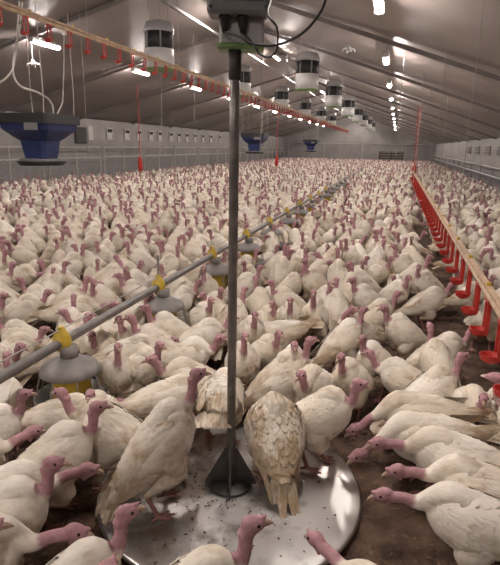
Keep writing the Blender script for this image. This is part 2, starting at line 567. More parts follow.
def drinker_line(x, y0, y1, z, label, ystart, step, cup=1.0):
    t = thing('drinker_line', (x, y0, z), label, 'drinker line')
    L = y1 - y0
    pts = [(.0, L * i / 24, 0) for i in range(25)]
    MB().tube(pts, .023, 10).build('water_pipe', 'tan', t, smooth=True)
    MB().box((0, L / 2, .036), (.036, L, .022)).build('top_rail', 'tan', t)
    k = 0
    y = ystart
    while y < y1 - .1:
        link('drinker_cup', CUP, t, (0, y - y0, -.012), 0, cup)
        if k % 2 == 0:
            link('pipe_clip', CLIP, t, (0, y - y0 + .08, .01))
        y += step
        k += 1
    return t


dl = drinker_line(.63, 1.3, 21.8, .77, 'tan drinker line with red cups lowered among birds near right wall', 1.62, .445)
for yy in (4.2, 8.4, 12.6, 16.8):
    MB().tube([(0, yy, .04), (0, yy, ceil_z(.63) - .77 + .02)], .0035, 5).build('suspension_wire', 'wire', dl)
# inlet regulator at the far end, coiled red hose going up
rg = MB().lathe([(.0, -.10), (.06, -.10), (.10, -.02), (.10, .10), (.06, .17), (.035, .20), (.035, .27), (0, .28)], 16)
rg.build('regulator', 'red', dl, True, (.05, 20.45, .05))
hz = []
for i in range(150):
    q = i / 149
    zz = .30 + q * (ceil_z(.63) - .77 - .28)
    a = q * 2 * math.pi * 13
    hz.append((.05 + .07 * math.cos(a), 20.45 + .07 * math.sin(a), zz))
MB().tube(hz, .016, 6).build('coiled_hose', 'redcord', dl, True)

d2 = drinker_line(-4.0, 4.3, 45, 2.97, 'tan drinker line with red cups hoisted up under the roof', 4.48, .405, .76)
for yy in (2.2, 5.2, 8.4, 11.8, 16, 20, 25, 30, 35, 40):
    MB().tube([(0, yy, .04), (0, yy, ceil_z(-4.0) - 2.97 + .02)], .004, 5).build('suspension_wire', 'wire', d2)

# regulator stands with red hoses far off at left and in the middle
for (px, py, X, lab) in ((140, 158, -8.6, 'red water regulator with hanging red cord by the left wall'), (277, 150, -5.6, 'red water regulator with hanging red cord far down the barn')):
    p = at_x(px, py, X)
    t = thing('water_regulator', (p.x, p.y, 0), lab, 'regulator')
    MB().lathe([(0, .70), (.05, .70), (.085, .80), (.085, 1.0), (.06, 1.12), (.04, 1.2), (0, 1.2)], 14).build('body', 'red', t, True)
    MB().tube([(0, 0, .02), (0, 0, .72)], .02, 8).build('stand_pipe', 'tan', t)
    MB().lathe([(0, 0), (.12, 0), (.12, .015), (.03, .03), (0, .03)], 12).build('foot', 'galv', t)
    top = ceil_z(p.x)
    MB().tube([(.016 * math.sin(i * .9), .016 * math.cos(i * .9), 1.18 + (top - 1.17) * i / 30) for i in range(31)], .014, 6).build('red_cord', 'redcord', t)

# ------------------------------------------------------------------ feed tube with pans
FX, FZ, FY0, FDY = -1.73, .56, 2.37, 1.265
t = thing('feed_line', (FX, 0, FZ), 'grey metal feed tube with yellow clips running through the flock', 'feed line')
MB().tube([(0, y, 0) for y in np.linspace(.9, 30, 30)], .028, 14).build('feed_tube', 'tube', t, True)
MB().tube([(.0, .9, .075), (0, 30, .075)], .004, 5).build('shock_wire', 'wire', t)
clip = MB()
clip.lathe([(.045, -.042), (.052, -.018), (.052, .018), (.042, .045), (.026, .07), (.018, .09), (0, .09)], 10)
clip = clip.mesh('yellow_clip', 'yellow')
stem = MB().tube([(0, 0, .08), (0, 0, .25)], .009, 8).mesh('clip_rod', 'galv')
lid_p = [(.015, -.075), (.05, -.082), (.10, -.105), (.155, -.135), (.168, -.17), (.162, -.175), (.15, -.145), (.09, -.12), (.03, -.10), (.015, -.075)]
lid = MB().lathe(lid_p, 28).mesh('pan_lid', 'panlid', True)
drop = MB().lathe([(.05, -.02), (.05, -.09), (.042, -.09), (.042, -.02), (.05, -.02)], 14).mesh('drop_tube', 'panlid', True)
inner = MB().lathe([(.085, -.14), (.10, -.2), (.12, -.33), (.112, -.33), (.092, -.2), (.078, -.14), (.085, -.14)], 20).mesh('feed_cylinder', 'yellow', True)
pan = MB().lathe([(0, -.40), (.12, -.40), (.18, -.37), (.20, -.31), (.208, -.31), (.206, -.34), (.186, -.39), (.12, -.425), (0, -.425)][::-1], 24).mesh('feed_pan', 'panlid', True)
fin = MB().tube([(.16, 0, -.165), (.203, 0, -.315)], .005, 5).mesh('grill_wire', 'panlid')
for k in range(-1, 22):
    y = FY0 + FDY * k
    loc = (0, y, 0)
    if y < 1.0: continue
    if k < 10: link('yellow_clip', clip, t, loc)
    if k < 14:
        if k % 3 == 1: link('clip_rod', stem, t, loc)
        dx = .19
        # the pan hangs to the side of the tube below its drop tube
        loc2 = (.04, y, 0)
        for nm, me in (('pan_lid', lid), ('drop_tube', drop), ('feed_cylinder', inner), ('feed_pan', pan)):
            link(nm, me, t, loc2)
        for q in range(8 if k < 6 else 0):
            link('grill_wire', fin, t, loc2, q * math.pi / 4)
for y in (6.8, 11.9, 17, 22, 27):
    MB().tube([(0, y, .03), (0, y, ceil_z(FX) - FZ - .004)], .003, 5).build('suspension_wire', 'wire', t)

# ------------------------------------------------------------------ blue feed hoppers
def loft_square(m, secs):
    v, f = [], []
    for (hx, hy, z, c) in secs:
        for sx, sy, q in ((-1, -1, 0), (1, -1, 1), (1, 1, 0), (-1, 1, 1)):
            if q == 0:
                v += [(sx * hx, sy * (hy - c), z), (sx * (hx - c), sy * hy, z)]
            else:
                v += [(sx * (hx - c), sy * hy, z), (sx * hx, sy * (hy - c), z)]
    for i in range(len(secs) - 1):
        for k in range(8):
            j = (k + 1) % 8
            f.append((i * 8 + k, i * 8 + j, i * 8 + 8 + j, i * 8 + 8 + k))
    f.append(tuple(range(7, -1, -1)))
    f.append(tuple(range((len(secs) - 1) * 8, len(secs) * 8)))
    m.add(v, f)
    return m


def hopper(loc, label, ropes=True, rz=0.0):
    t = thing('feed_hopper', loc, label, 'feed hopper', 'blue feed hoppers', rz)
    t.scale = (.82, .82, 1)
    loft_square(MB(), [(.70, .70, .80, .06), (.72, .72, .80, .06), (.72, .72, .985, .06), (.69, .69, .985, .06), (.69, .69, .84, .06)]).build('rim', 'black', t)
    loft_square(MB(), [(.30, .30, .12, .08), (.335, .335, .30, .08), (.36, .36, .47, .08), (.47, .47, .54, .1), (.64, .64, .68, .1), (.68, .68, .82, .06)]).build('body', 'blue', t)
    MB().lathe([(.28, .03), (.56, .03), (.58, .05), (.58, .075), (.50, .085), (.28, .085)], 24).build('base_ring', 'black', t)
    MB().lathe([(.30, .086), (.52, .086), (.52, .12), (.30, .135)], 24).build('feed_tray', 'galv', t)
    MB().lathe([(.30, .0), (.53, .0), (.53, .03), (.30, .03)], 24).build('skirt_ring', 'black', t)
    MB().box((.30, -.705, .74), (.36, .04, .14), bev=.01).build('side_plate', 'greybox', t)
    if ropes:
        for sx in (-1, 1):
            for sy in (-1, 1):
                top = ceil_z(loc[0] + sx * .5) - loc[2]
                MB().tube([(sx * .6, sy * .6, .97), (sx * .62, sy * .6, 1.4), (sx * .6, sy * .6, top - .004)], .011, 6).build('suspension_rope', 'rope', t)
    return t


hz_y = 9.4
h1 = hopper((-7.0, hz_y, 1.18), 'large blue feed hopper with black rim and pale hoses hung at left', rz=.0)
hopper((-7.0, 26.3, 1.24), 'small distant blue feed hopper just past the steel pole')
hopper((-7.0, 44.5, 1.2), 'tiny blue feed hopper farthest down the barn')
# pale hoses drooping onto the near hopper
for pts, r in (([(22, -14), (21, 18), (15, 50), (13, 72), (20, 86), (36, 92), (48, 99), (53, 108), (53, 118)], .022),
               ([(20, -14), (18, 20), (16, 52), (13, 68), (6, 78), (-6, 86)], .020),
               ([(64, -14), (64, 50), (63, 92), (62, 104), (55, 118), (52, 128)], .014)):
    P = []
    for px, py in pts:
        q = at_x(px, py, -6.75) - Vector(h1.location)
        q = Vector((q.x / .82, q.y / .82, q.z))
        P.append(tuple(q))
    MB().tube(spline(P, 40), r, 8).build('feed_hose', 'rope', h1, True)

# thin hanging wires and small ceiling fittings
for k, (px, X, zt) in enumerate(((84, -6.2, 1.2), (161, -5.0, 1.3), (194, -5.4, 2.2), (404, .02, 1.5), (425, .42, .9), (452, 1.2, 1.1))):
    p = at_x(px, 90, X) if px < 390 else at_y(px, 60, 11.0 + 2 * (k - 3))
    o = MB().tube([(0, 0, 0), (.01, 0, (ceil_z(p.x) - zt) * .5), (0, 0, ceil_z(p.x) - zt + .02)], .006, 6).build('hanging_cord', 'wire', None, loc=(p.x, p.y, zt))
    tag(o, 'thin pale cord hanging from roof, %s' % ['close beside the blue hopper', 'before the nearest banded drum', 'midway between banded drum and steel pole', 'leftmost of three near the right roof slope', 'middle of three near the right roof slope', 'rightmost of three near the right roof slope'][k], 'cord', 'hanging cords')
for (px, py, X, lab) in ((33, 63, -7.8, 'small pale misting fitting under roof above the blue hopper'), (349, 48, -1.2, 'small pale misting fitting under roof between the drums and right lamps')):
    p = at_x(px, py, X)
    t = thing('misting_fitting', p, lab, 'nozzle')
    MB().lathe([(0, -.07), (.03, -.07), (.05, -.02), (.05, .04), (.02, .07), (0, .07)], 12).build('body', 'clear', t, True)
    for q in range(4):
        a = q * math.pi / 2 + .4
        MB().tube([(.03 * math.cos(a), .03 * math.sin(a), 0), (.12 * math.cos(a), .12 * math.sin(a), -.02), (.14 * math.cos(a), .14 * math.sin(a), -.08)], [.014, .014, .022], 8).build('nozzle_arm', 'white', t, True)
    MB().tube([(0, 0, .06), (0, 0, ceil_z(p.x) - p.z + .02)], .008, 6).build('hanger_rod', 'wire', t)

# ------------------------------------------------------------------ bird scale: steel disc, post and display box
PX, PY, PR = -.655, 2.13, .635
t = thing('bird_scale', (PX, PY, 0), 'round steel weighing platform with tall post and grey box on top', 'scale')
def make_plate_mat():
    m = mat('plate_steel', (.74, .72, .70), .30, 1.0, var=.15, scale=3)
    nt = m.node_tree
    b = nt.nodes['Principled BSDF']
    tc = nt.nodes.new('ShaderNodeTexCoord')
    n = nt.nodes.new('ShaderNodeTexNoise'); n.inputs['Scale'].default_value = 3.2; n.inputs['Detail'].default_value = 7
    nt.links.new(tc.outputs['Object'], n.inputs['Vector'])
    r = nt.nodes.new('ShaderNodeMapRange')
    r.inputs['From Min'].default_value = .40; r.inputs['From Max'].default_value = .62
    r.inputs['To Min'].default_value = .33; r.inputs['To Max'].default_value = .46
    nt.links.new(n.outputs['Fac'], r.inputs['Value'])
    nt.links.new(r.outputs[0], b.inputs['Roughness'])
    # droppings and wet dirt film, mostly where the birds stand
    n2 = nt.nodes.new('ShaderNodeTexNoise'); n2.inputs['Scale'].default_value = 9; n2.inputs['Detail'].default_value = 8
    nt.links.new(tc.outputs['Object'], n2.inputs['Vector'])
    gx = nt.nodes.new('ShaderNodeSeparateXYZ'); nt.links.new(tc.outputs['Object'], gx.inputs[0])
    ma = nt.nodes.new('ShaderNodeMath'); ma.operation = 'MULTIPLY_ADD'
    nt.links.new(gx.outputs[0], ma.inputs[0]); ma.inputs[1].default_value = -.22; nt.links.new(n2.outputs['Fac'], ma.inputs[2])
    r2 = nt.nodes.new('ShaderNodeMapRange')
    r2.inputs['From Min'].default_value = .49; r2.inputs['From Max'].default_value = .68
    nt.links.new(ma.outputs[0], r2.inputs['Value'])
    base = b.inputs['Base Color'].links[0].from_socket
    mx = nt.nodes.new('ShaderNodeMix'); mx.data_type = 'RGBA'
    nt.links.new(r2.outputs[0], mx.inputs['Factor']); nt.links.new(base, mx.inputs['A']); mx.inputs['B'].default_value = (.25, .23, .215, 1)
    nt.links.new(mx.outputs['Result'], b.inputs['Base Color'])
    iv = nt.nodes.new('ShaderNodeMath'); iv.operation = 'MULTIPLY_ADD'
    nt.links.new(r2.outputs[0], iv.inputs[0]); iv.inputs[1].default_value = -.7; iv.inputs[2].default_value = 1.0
    nt.links.new(iv.outputs[0], b.inputs['Metallic'])
    return m


MB().lathe([(0, .028), (.25, .029), (.56, .033), (PR - .012, .036), (PR, .030), (PR, .018), (PR - .02, .016), (0, .012)][::-1], 96).build('platform', make_plate_mat(), t, True)
MB().lathe([(0, -.005), (.34, -.005), (.34, .014), (0, .014)], 40).build('load_base', 'darksteel', t)
MB().lathe([(0, .030), (.10, .031), (.105, .036), (.095, .042), (0, .043)][::-1], 32).build('foot_flange', 'darksteel', t, True)
MB().lathe([(.0205, .03), (.0205, 1.70), (.0205, 2.02), (0, 2.02)], 20).build('post', 'pole', t, True)
MB().lathe([(.021, 1.90), (.026, 1.905), (.026, 2.01), (.021, 2.012)], 16).build('post_sleeve', 'darksteel', t, True)
for q in range(4):
    a = q * math.pi / 2 + YAW
    R = Matrix.Rotation(a, 3, 'Z')
    v = [Vector((.015, sy * .004, z)) for sy in (-1, 1) for z in (.036, .23)]
    pr = [(.015, .036), (.125, .036), (.125, .05), (.028, .235), (.015, .235)]
    vv = [R @ Vector((x, s * .004, z)) for s in (-1, 1) for x, z in pr]
    MB().add(vv, [(0, 1, 2, 3, 4), (9, 8, 7, 6, 5)] + [(i, i + 5, (i + 1) % 5 + 5, (i + 1) % 5) for i in range(5)]).build('gusset', 'darksteel', t)
Rb = Matrix.Rotation(YAW, 3, 'Z')
bx_c = Rb @ Vector((.012, -.02, 2.205))
box = MB().box(bx_c, (.235, .13, .155), Rb, bev=.012).build('control_box', 'greybox', t)
MB().box(Rb @ Vector((.014, -.088, 2.215)), (.19, .008, .085), Rb, bev=.003).build('display_face', 'boxface', box)
for sx in (-.092, .116):
    for sz in (-.055, .055):
        MB().lathe([(0, -.003), (.007, -.003), (.007, .004), (0, .004)], 8, Rb @ Vector((sx, -.087, 2.205 + sz))).build('screw', 'darksteel', box)
for sx in (-.04, .03):
    MB().lathe([(.0, -.06), (.010, -.06), (.014, -.045), (.019, -.03), (.019, -.012), (.023, -.010), (.023, .0), (0, 0)], 12, Rb @ Vector((sx, -.04, 2.128))).build('cable_gland', 'black', box, True)
MB().box(Rb @ Vector((.025, .03, 2.085)), (.175, .09, .11), Rb, bev=.01).build('load_cell_housing', 'boxface', t)
MB().box(Rb @ Vector((.022, .02, 2.024)), (.185, .11, .022), Rb, bev=.008).build('green_bracket', 'green', t)
def cable(pts, r, par):
    MB().tube(spline(pts, 44), r, 8).build('cable', 'black', par, True)
def bp(px, py, yy=2.02):
    q = at_y(px, py, yy)
    return (q.x - PX, q.y - PY, q.z)
g1 = Rb @ Vector((-.04, -.04, 2.07)); g2 = Rb @ Vector((.03, -.04, 2.07))
cable([tuple(g2), bp(254, 45), bp(260, 54), bp(270, 57), bp(277, 48), bp(277, 28), bp(268, 14), tuple(bx_c + Rb @ Vector((.13, -.02, -.01)))], .0042, t)
cable([tuple(g1), bp(242, 38), bp(252, 44), bp(276, 45), bp(300, 35), bp(318, 16), bp(327, -6), bp(335, -60)], .0050, t)

# ------------------------------------------------------------------ turkeys
YAX = np.array([0, 1.0, 0])


def sweep(path, rs, ru, nseg):
    """closed tube with side radius rs and upward radius ru"""
    P = np.asarray(path, float)
    n = len(P)
    V, Fc = [], []
    for i in range(n):
        tg = P[min(i + 1, n - 1)] - P[max(i - 1, 0)]
        tg /= np.linalg.norm(tg) + 1e-9
        ref = YAX if abs(tg[1]) < .92 else np.array([1.0, 0, 0])
        sd = ref - tg * ref.dot(tg)
        sd /= np.linalg.norm(sd)
        up = np.cross(tg, sd)
        for k in range(nseg):
            a = 2 * math.pi * k / nseg
            V.append(P[i] + sd * math.cos(a) * rs[i] + up * math.sin(a) * ru[i])
    for i in range(n - 1):
        for k in range(nseg):
            j = (k + 1) % nseg
            Fc.append((i * nseg + k, i * nseg + j, (i + 1) * nseg + j, (i + 1) * nseg + k))
    Fc.append(tuple(range(nseg - 1, -1, -1)))
    Fc.append(tuple(range((n - 1) * nseg, n * nseg)))
    return V, Fc


# body stations: u along the axis, half width, half height, centre offset
BST = np.array([(-.315, .030, .022, .020), (-.27, .062, .048, .012), (-.19, .100, .088, .0), (-.09, .134, .130, -.010), (.02, .150, .152, -.014),
                (.11, .146, .154, -.010), (.18, .124, .132, .002), (.235, .088, .094, .014), (.268, .045, .05, .022)])


BST = BST * np.array([.91, .86, .89, 1.0])


class Pose:
    def __init__(s, name, pitch=26, zc=.375, neck=((.20, 0, .50), (.235, 0, .585), (.232, 0, .655)), head=(1, 0, -.12), legs=True, dirt=.25, droop=0.0, fat=1.0, stride=.02):
        s.__dict__.update(locals())
        s.p = math.radians(pitch)

    def b2l(s, u, v, w):
        c, sn = math.cos(s.p), math.sin(s.p)
        return np.array([u * c - w * sn, v, s.zc + u * sn + w * c])

    def l2b(s, P):
        c, sn = math.cos(s.p), math.sin(s.p)
        x, z = P[..., 0], P[..., 2] - s.zc
        return x * c + z * sn, P[..., 1], -x * sn + z * c


def rad_body(u):
    return (np.interp(u, BST[:, 0], BST[:, 1]), np.interp(u, BST[:, 0], BST[:, 2]), np.interp(u, BST[:, 0], BST[:, 3]))


def neck_path(ps, n):
    st = ps.b2l(.10, 0, .045)
    s2 = ps.b2l(.185, 0, .075)
    P = np.vstack([st, s2, np.array(ps.neck)])
    return spline(P, n)


NECK_T = [0, .2, .4, .55, .7, .85, 1.0]
NECK_R = [.090, .072, .047, .031, .0255, .0245, .027]


def head_axes(ps):
    d = np.array(ps.head, float); d /= np.linalg.norm(d)
    up = np.array([0, 0, 1.0]) - d * d[2]
    if np.linalg.norm(up) < .2:
        up = np.array([1.0, 0, 0]) - d * d[0]
    up /= np.linalg.norm(up)
    sd = np.cross(up, d)
    hb = np.array(ps.neck[-1])
    return hb, d, up, sd


HST = [(-.034, .010, .012), (-.022, .024, .027), (0, .031, .034), (.022, .029, .031), (.042, .021, .022), (.054, .014, .014)]


def head_center(ps):
    hb, d, up, sd = head_axes(ps)
    return hb + up * .022 + d * .018


def leg_paths(ps):
    out = []
    for s in (-1, 1):
        st = ps.stride * s
        hip = ps.b2l(.0, s * .075, -.03)
        knee = np.array([hip[0] + .055, s * .082, max(hip[2] - .11, .2)])
        hock = np.array([-.035 + st, s * .078, .165])
        ank = np.array([.02 + st, s * .080, .030])
        out.append((s, hip, knee, hock, ank))
    return out


def turkey_parts(ps, hi=True, mid=False):
    """closed shells that union into the body"""
    seg = 20 if hi else 12 if mid else 8
    bst = BST if hi or mid else BST[[0, 2, 4, 6, 8]]
    shells = []
    if hi:
        us = np.linspace(BST[0, 0], BST[-1, 0], 22)
        ry = np.interp(us, BST[:, 0], BST[:, 1]); rz = np.interp(us, BST[:, 0], BST[:, 2]); oz = np.interp(us, BST[:, 0], BST[:, 3])
    else:
        us, ry, rz, oz = bst[:, 0], bst[:, 1], bst[:, 2], bst[:, 3]
    ry = ry * ps.fat
    path = [ps.b2l(u, 0, o) for u, o in zip(us, oz)]
    shells.append(('body',) + sweep(path, ry, rz, seg))
    nn = 18 if hi else 9 if mid else 5
    npth = neck_path(ps, nn)
    rr = np.interp(np.linspace(0, 1, nn), NECK_T, NECK_R)
    shells.append(('neck',) + sweep(npth, rr, rr * 1.05, 14 if hi else 8 if mid else 5))
    hb, d, up, sd = head_axes(ps)
    hc = head_center(ps)
    hs = HST if hi else HST + [(.085, .003, .004)] if mid else [HST[0], HST[2], HST[4], (.085, .003, .004)]
    V, Fc = [], []
    ns = 14 if hi else 8 if mid else 5
    for (q, a, b) in hs:
        for k in range(ns):
            an = 2 * math.pi * k / ns
            V.append(hc + d * q + sd * math.cos(an) * a + up * math.sin(an) * b)
    for i in range(len(hs) - 1):
        for k in range(ns):
            j = (k + 1) % ns
            Fc.append((i * ns + k, i * ns + j, (i + 1) * ns + j, (i + 1) * ns + k))
    Fc.append(tuple(range(ns - 1, -1, -1))); Fc.append(tuple(range((len(hs) - 1) * ns, len(hs) * ns)))
    shells.append(('head', V, Fc))
    if hi:
        # snood and throat fold
        sp = [hc + d * .040 + up * .018, hc + d * .050 + up * .027, hc + d * .060 + up * .026]
        shells.append(('head',) + sweep(sp, [.010, .010, .006], [.010, .010, .006], 8))
        tp = [hc + d * .034 - up * .022, hc + d * .016 - up * .036, hb * .5 + hc * .5 - up * .05 + d * .012]
        shells.append(('head',) + sweep(tp, [.009, .010, .009], [.012, .014, .012], 8))
    if ps.legs and hi:
        for s, hip, knee, hock, ank in leg_paths(ps):
            th = spline([hip, knee, (knee + hock) / 2 + np.array([.004, 0, 0]), hock], 10)
            r = np.interp(np.linspace(0, 1, 10), [0, .4, .75, 1], [.085, .066, .034, .017])
            shells.append(('thigh',) + sweep(th, r * .8, r, 12))
            shk = spline([hock + (0, 0, .012), hock, (hock + ank) / 2, ank, ank + (.006, 0, -.014)], 9)
            shells.append(('shank',) + sweep(shk, [.014] * 9, [.014] * 9, 8))
            for a, L in ((-26, .085), (0, .10), (26, .085), (180 - 15 * s, .045)):
                a = math.radians(a)
                dv = np.array([math.cos(a), math.sin(a), 0])
                b0 = ank + np.array([0, 0, -.012])
                tp = spline([b0, b0 + dv * L * .5 + (0, 0, -.002), b0 + dv * L + (0, 0, -.008)], 6)
                shells.append(('shank',) + sweep(tp, [.0115, .011, .010, .0098, .009, .007], [.010] * 4 + [.009, .007], 8))
    return shells


def paint(ps, co, seed=0.0, alpha=0.0):
    """per-vertex masks: R bare skin, G soil, B leg"""
    nn = 40
    NP = neck_path(ps, nn)
    hc = head_center(ps)
    dn = np.linalg.norm(co[:, None, :] - NP[None], axis=2)
    tn = dn.argmin(1) / (nn - 1)
    near = dn.min(1)
    dh = np.linalg.norm(co - hc, axis=1)
    sk = np.clip((tn - .57) / .07, 0, 1) * (near < .05)
    sk = np.maximum(sk, (dh < .085) & (near > -1) & (dh < .075 + .02))
    u, v, wv = ps.l2b(co)
    inb = (u < .2) & (np.abs(v) < .2) & (tn < .3)
    sk = np.where(inb, 0, sk)
    dirt = np.clip((-u - .02) / .33, 0, 1) * .55 + np.clip((-wv - .06) / .14, 0, 1) * .45 + ps.dirt
    leg = np.zeros(len(co))
    if ps.legs:
        for s, hip, knee, hock, ank in leg_paths(ps):
            m = (co[:, 2] < hock[2] + .005) & (np.hypot(co[:, 0] - (hock[0] + ank[0]) / 2, co[:, 1] - hock[1]) < .16)
            leg = np.maximum(leg, m * np.clip((hock[2] + .012 - co[:, 2]) / .025, 0, 1))
    bellyfar = np.hypot(co[:, 0], co[:, 1]) * 0
    leg = np.where(sk > .5, 0, leg)
    return np.stack([sk, np.clip(dirt, 0, 1), leg + bellyfar, np.full(len(co), alpha)], 1)


def set_col(me, col):
    at = me.attributes.new('Col', 'FLOAT_COLOR', 'POINT')
    at.data.foreach_set('color', np.asarray(col, np.float32).ravel())


def remesh_shells(shells, voxel, name):
    m = MB()
    for _, V, Fc in shells:
        m.add(V, Fc)
    me = m.mesh(name + '_raw', 'turkey')
    o = bpy.data.objects.new(name + '_raw', me)
    COL.objects.link(o)
    r = o.modifiers.new('r', 'REMESH'); r.mode = 'VOXEL'; r.voxel_size = voxel
    s = o.modifiers.new('s', 'SMOOTH'); s.factor = .5; s.iterations = 4
    dg = bpy.context.evaluated_depsgraph_get()
    out = bpy.data.meshes.new_from_object(o.evaluated_get(dg))
    out.name = name
    bpy.data.objects.remove(o)
    bpy.data.meshes.remove(me)
    out.polygons.foreach_set('use_smooth', [True] * len(out.polygons))
    return out


def feather(ps, u0, th0, u1, th1, wid, off0, off1, side, shell, ns=6, camber=.004):
    """a blade lying over the wing shell: from (u0,th0) to (u1,th1), half width wid"""
    V, Fc = [], []
    for i in range(ns + 1):
        q = i / ns
        u = u0 + (u1 - u0) * q
        th = th0 + (th1 - th0) * q
        ww = wid * (.35 + .65 * math.sin(min(q * 1.9 + .25, 1.57))) * (1 if q < .7 else math.sqrt(max(0, 1 - ((q - .7) / .31) ** 2)) * .95 + .05)
        off = off0 + (off1 - off0) * q
        ry, rz, oz = shell(u)
        for k in (-1, 0, 1):
            R = max((ry + rz) / 2, .05)
            a = th + k * ww / R
            oo = off + (camber if k == 0 else 0)
            V.append(ps.b2l(u, side * (ry + oo) * math.cos(a), oz + (rz + oo) * math.sin(a)))
    for i in range(ns):
        for k in range(2):
            q = (i * 3 + k, i * 3 + k + 1, i * 3 + 4 + k, i * 3 + 3 + k)
            Fc.append(q if side > 0 else q[::-1])
    return V, Fc


def wing_shell(ps):
    def sh(u):
        ry, rz, oz = rad_body(u)
        ry = ry * ps.fat
        f = np.interp(u, [-.42, -.30, -.15, 0, .2], [.052, .075, .108, 0, 0])
        g = np.interp(u, [-.42, -.30, -.15, 0, .2], [.055, .072, .10, 0, 0])
        return max(ry, f), max(rz, g), oz + ps.droop * min(0, (u - .02)) * .6
    return sh


def wing_mesh(ps, side, rs, name):
    m = MB()
    sh = wing_shell(ps)
    r = lambda a: rs.uniform(-a, a)
    D = math.radians
    dr = D(-22) * (1 if ps.droop else 0)
    n = 13      # flight feathers
    for i in range(n):
        q = i / (n - 1)
        m.add(*feather(ps, .06 - .05 * q + r(.01), D(-22 + 62 * q) + dr, -.24 - .14 * q + r(.02), D(-6 + 44 * q) + dr + D(r(4)), .022, .004 + .002 * (i % 2), .012 + r(.003), side, sh, 7))
    n = 10      # greater coverts
    for i in range(n):
        q = i / (n - 1)
        m.add(*feather(ps, .12 - .03 * q + r(.008), D(-20 + 66 * q) + dr, -.07 - .05 * q + r(.02), D(-14 + 58 * q) + dr + D(r(4)), .024, .004 + .0015 * (i % 2), .014 + r(.002), side, sh, 6))
    for row in range(3):   # small coverts up to the shoulder
        n = 9 - row
        for i in range(n):
            q = (i + .5 * (row % 2)) / n
            m.add(*feather(ps, .185 - .035 * (2 - row) + r(.006), D(-24 + 72 * q) + dr, .085 - .045 * (2 - row) + r(.01), D(-20 + 66 * q) + dr + D(r(4)), .021, .002 + .002 * row, .013 + .002 * row, side, sh, 4))
    me = m.mesh(name, 'turkey', True)
    co = np.array([v.co for v in me.vertices])
    col = paint(ps, co)
    u, v, wv = ps.l2b(co)
    col[:, 0] = 0; col[:, 2] = 0
    col[:, 1] = np.clip(col[:, 1] + .22 * nr.rand(len(co)) * (u < -.05), 0, 1)
    set_col(me, col)
    return me


def plumage_mesh(ps, rs, name):
    """small overlapping contour feathers on back, breast and flank"""
    m = MB()
    def sh(u):
        ry, rz, oz = rad_body(u)
        return ry * ps.fat, rz, oz
    rows = 11
    for j in range(rows):
        u0 = .225 - j * .044
        n = 22 if -.2 < u0 < .18 else 14
        for i in range(n):
            a = 2 * math.pi * (i + .5 * (j % 2)) / n + rs.uniform(-.06, .06)
            du = rs.uniform(.07, .095)
            m.add(*feather(ps, u0 + rs.uniform(-.008, .008), a, u0 - du, a + rs.uniform(-.07, .07), .023, -.005, .0045 + rs.uniform(-.001, .0025), 1, sh, 3, .003))
    me = m.mesh(name, 'turkey', True)
    co = np.array([v.co for v in me.vertices])
    col = paint(ps, co); col[:, 0] = 0; col[:, 2] = 0
    set_col(me, col)
    return me


def tail_mesh(ps, rs, name):
    m = MB()
    n = 12
    for i in range(n):
        q = i / (n - 1) * 2 - 1
        V, Fc = [], []
        rag = ps.droop > .3
        L = .215 - .03 * q * q + rs.uniform(-.015, .015) * (4 if rag else 1)
        a = q * math.radians(8 if rag else 19) + (rs.uniform(-.09, .09) if rag else 0)
        z0 = .018 - .012 * abs(q) + .0025 * (i % 2)
        for s in range(7):
            t_ = s / 6
            ww = .019 * (.4 + .6 * min(1, t_ * 3)) * (1 if t_ < .8 else .75)
            bx, by = -.23 - L * t_ * math.cos(a), q * .045 + L * t_ * math.sin(a) * -0 + L * t_ * math.sin(a)
            for k in (-1, 0, 1):
                V.append(ps.b2l(bx + k * ww * math.sin(a), by + k * ww * math.cos(a), z0 + (.004 if k == 0 else 0) - .02 * t_ * t_ + ps.droop * -.12 * t_))
        for s in range(6):
            for k in range(2):
                Fc.append((s * 3 + k, s * 3 + k + 1, s * 3 + 4 + k, s * 3 + 3 + k))
        m.add(V, Fc)
    me = m.mesh(name, 'turkey', True)
    co = np.array([v.co for v in me.vertices])
    col = paint(ps, co); col[:, 0] = 0; col[:, 2] = 0
    u, v, wv = ps.l2b(co)
    col[:, 1] = np.clip(.35 + ps.dirt * .7 + (-u - .25) * 1.2, 0, 1)
    set_col(me, col)
    return me


def beak_mesh(ps):
    hb, d, up, sd = head_axes(ps)
    hc = head_center(ps)
    m = MB()
    P = [hc + d * .046 + up * .003, hc + d * .066 + up * .002, hc + d * .082 - up * .004, hc + d * .089 - up * .012]
    m.add(*sweep(P, [.013, .010, .006, .0015], [.011, .008, .005, .0015], 10))
    P = [hc + d * .044 - up * .008, hc + d * .062 - up * .010, hc + d * .078 - up * .012]
    m.add(*sweep(P, [.010, .008, .002], [.005, .004, .002], 8))
    return m.mesh('beak', 'beak', True)


def eye_mesh(ps, s):
    hb, d, up, sd = head_axes(ps)
    c = head_center(ps) + d * .020 + up * .009 + sd * s * .0265
    m = MB()
    m.lathe([(.0, -.006)] + [(.0062 * math.cos(a), .006 * math.sin(a)) for a in np.linspace(-1.2, 1.2, 6)] + [(0, .006)], 10, tuple(c))
    return m.mesh('eye', 'eye', True)


POSES = {}


def P(name, **k):
    POSES[name] = Pose(name, **k)


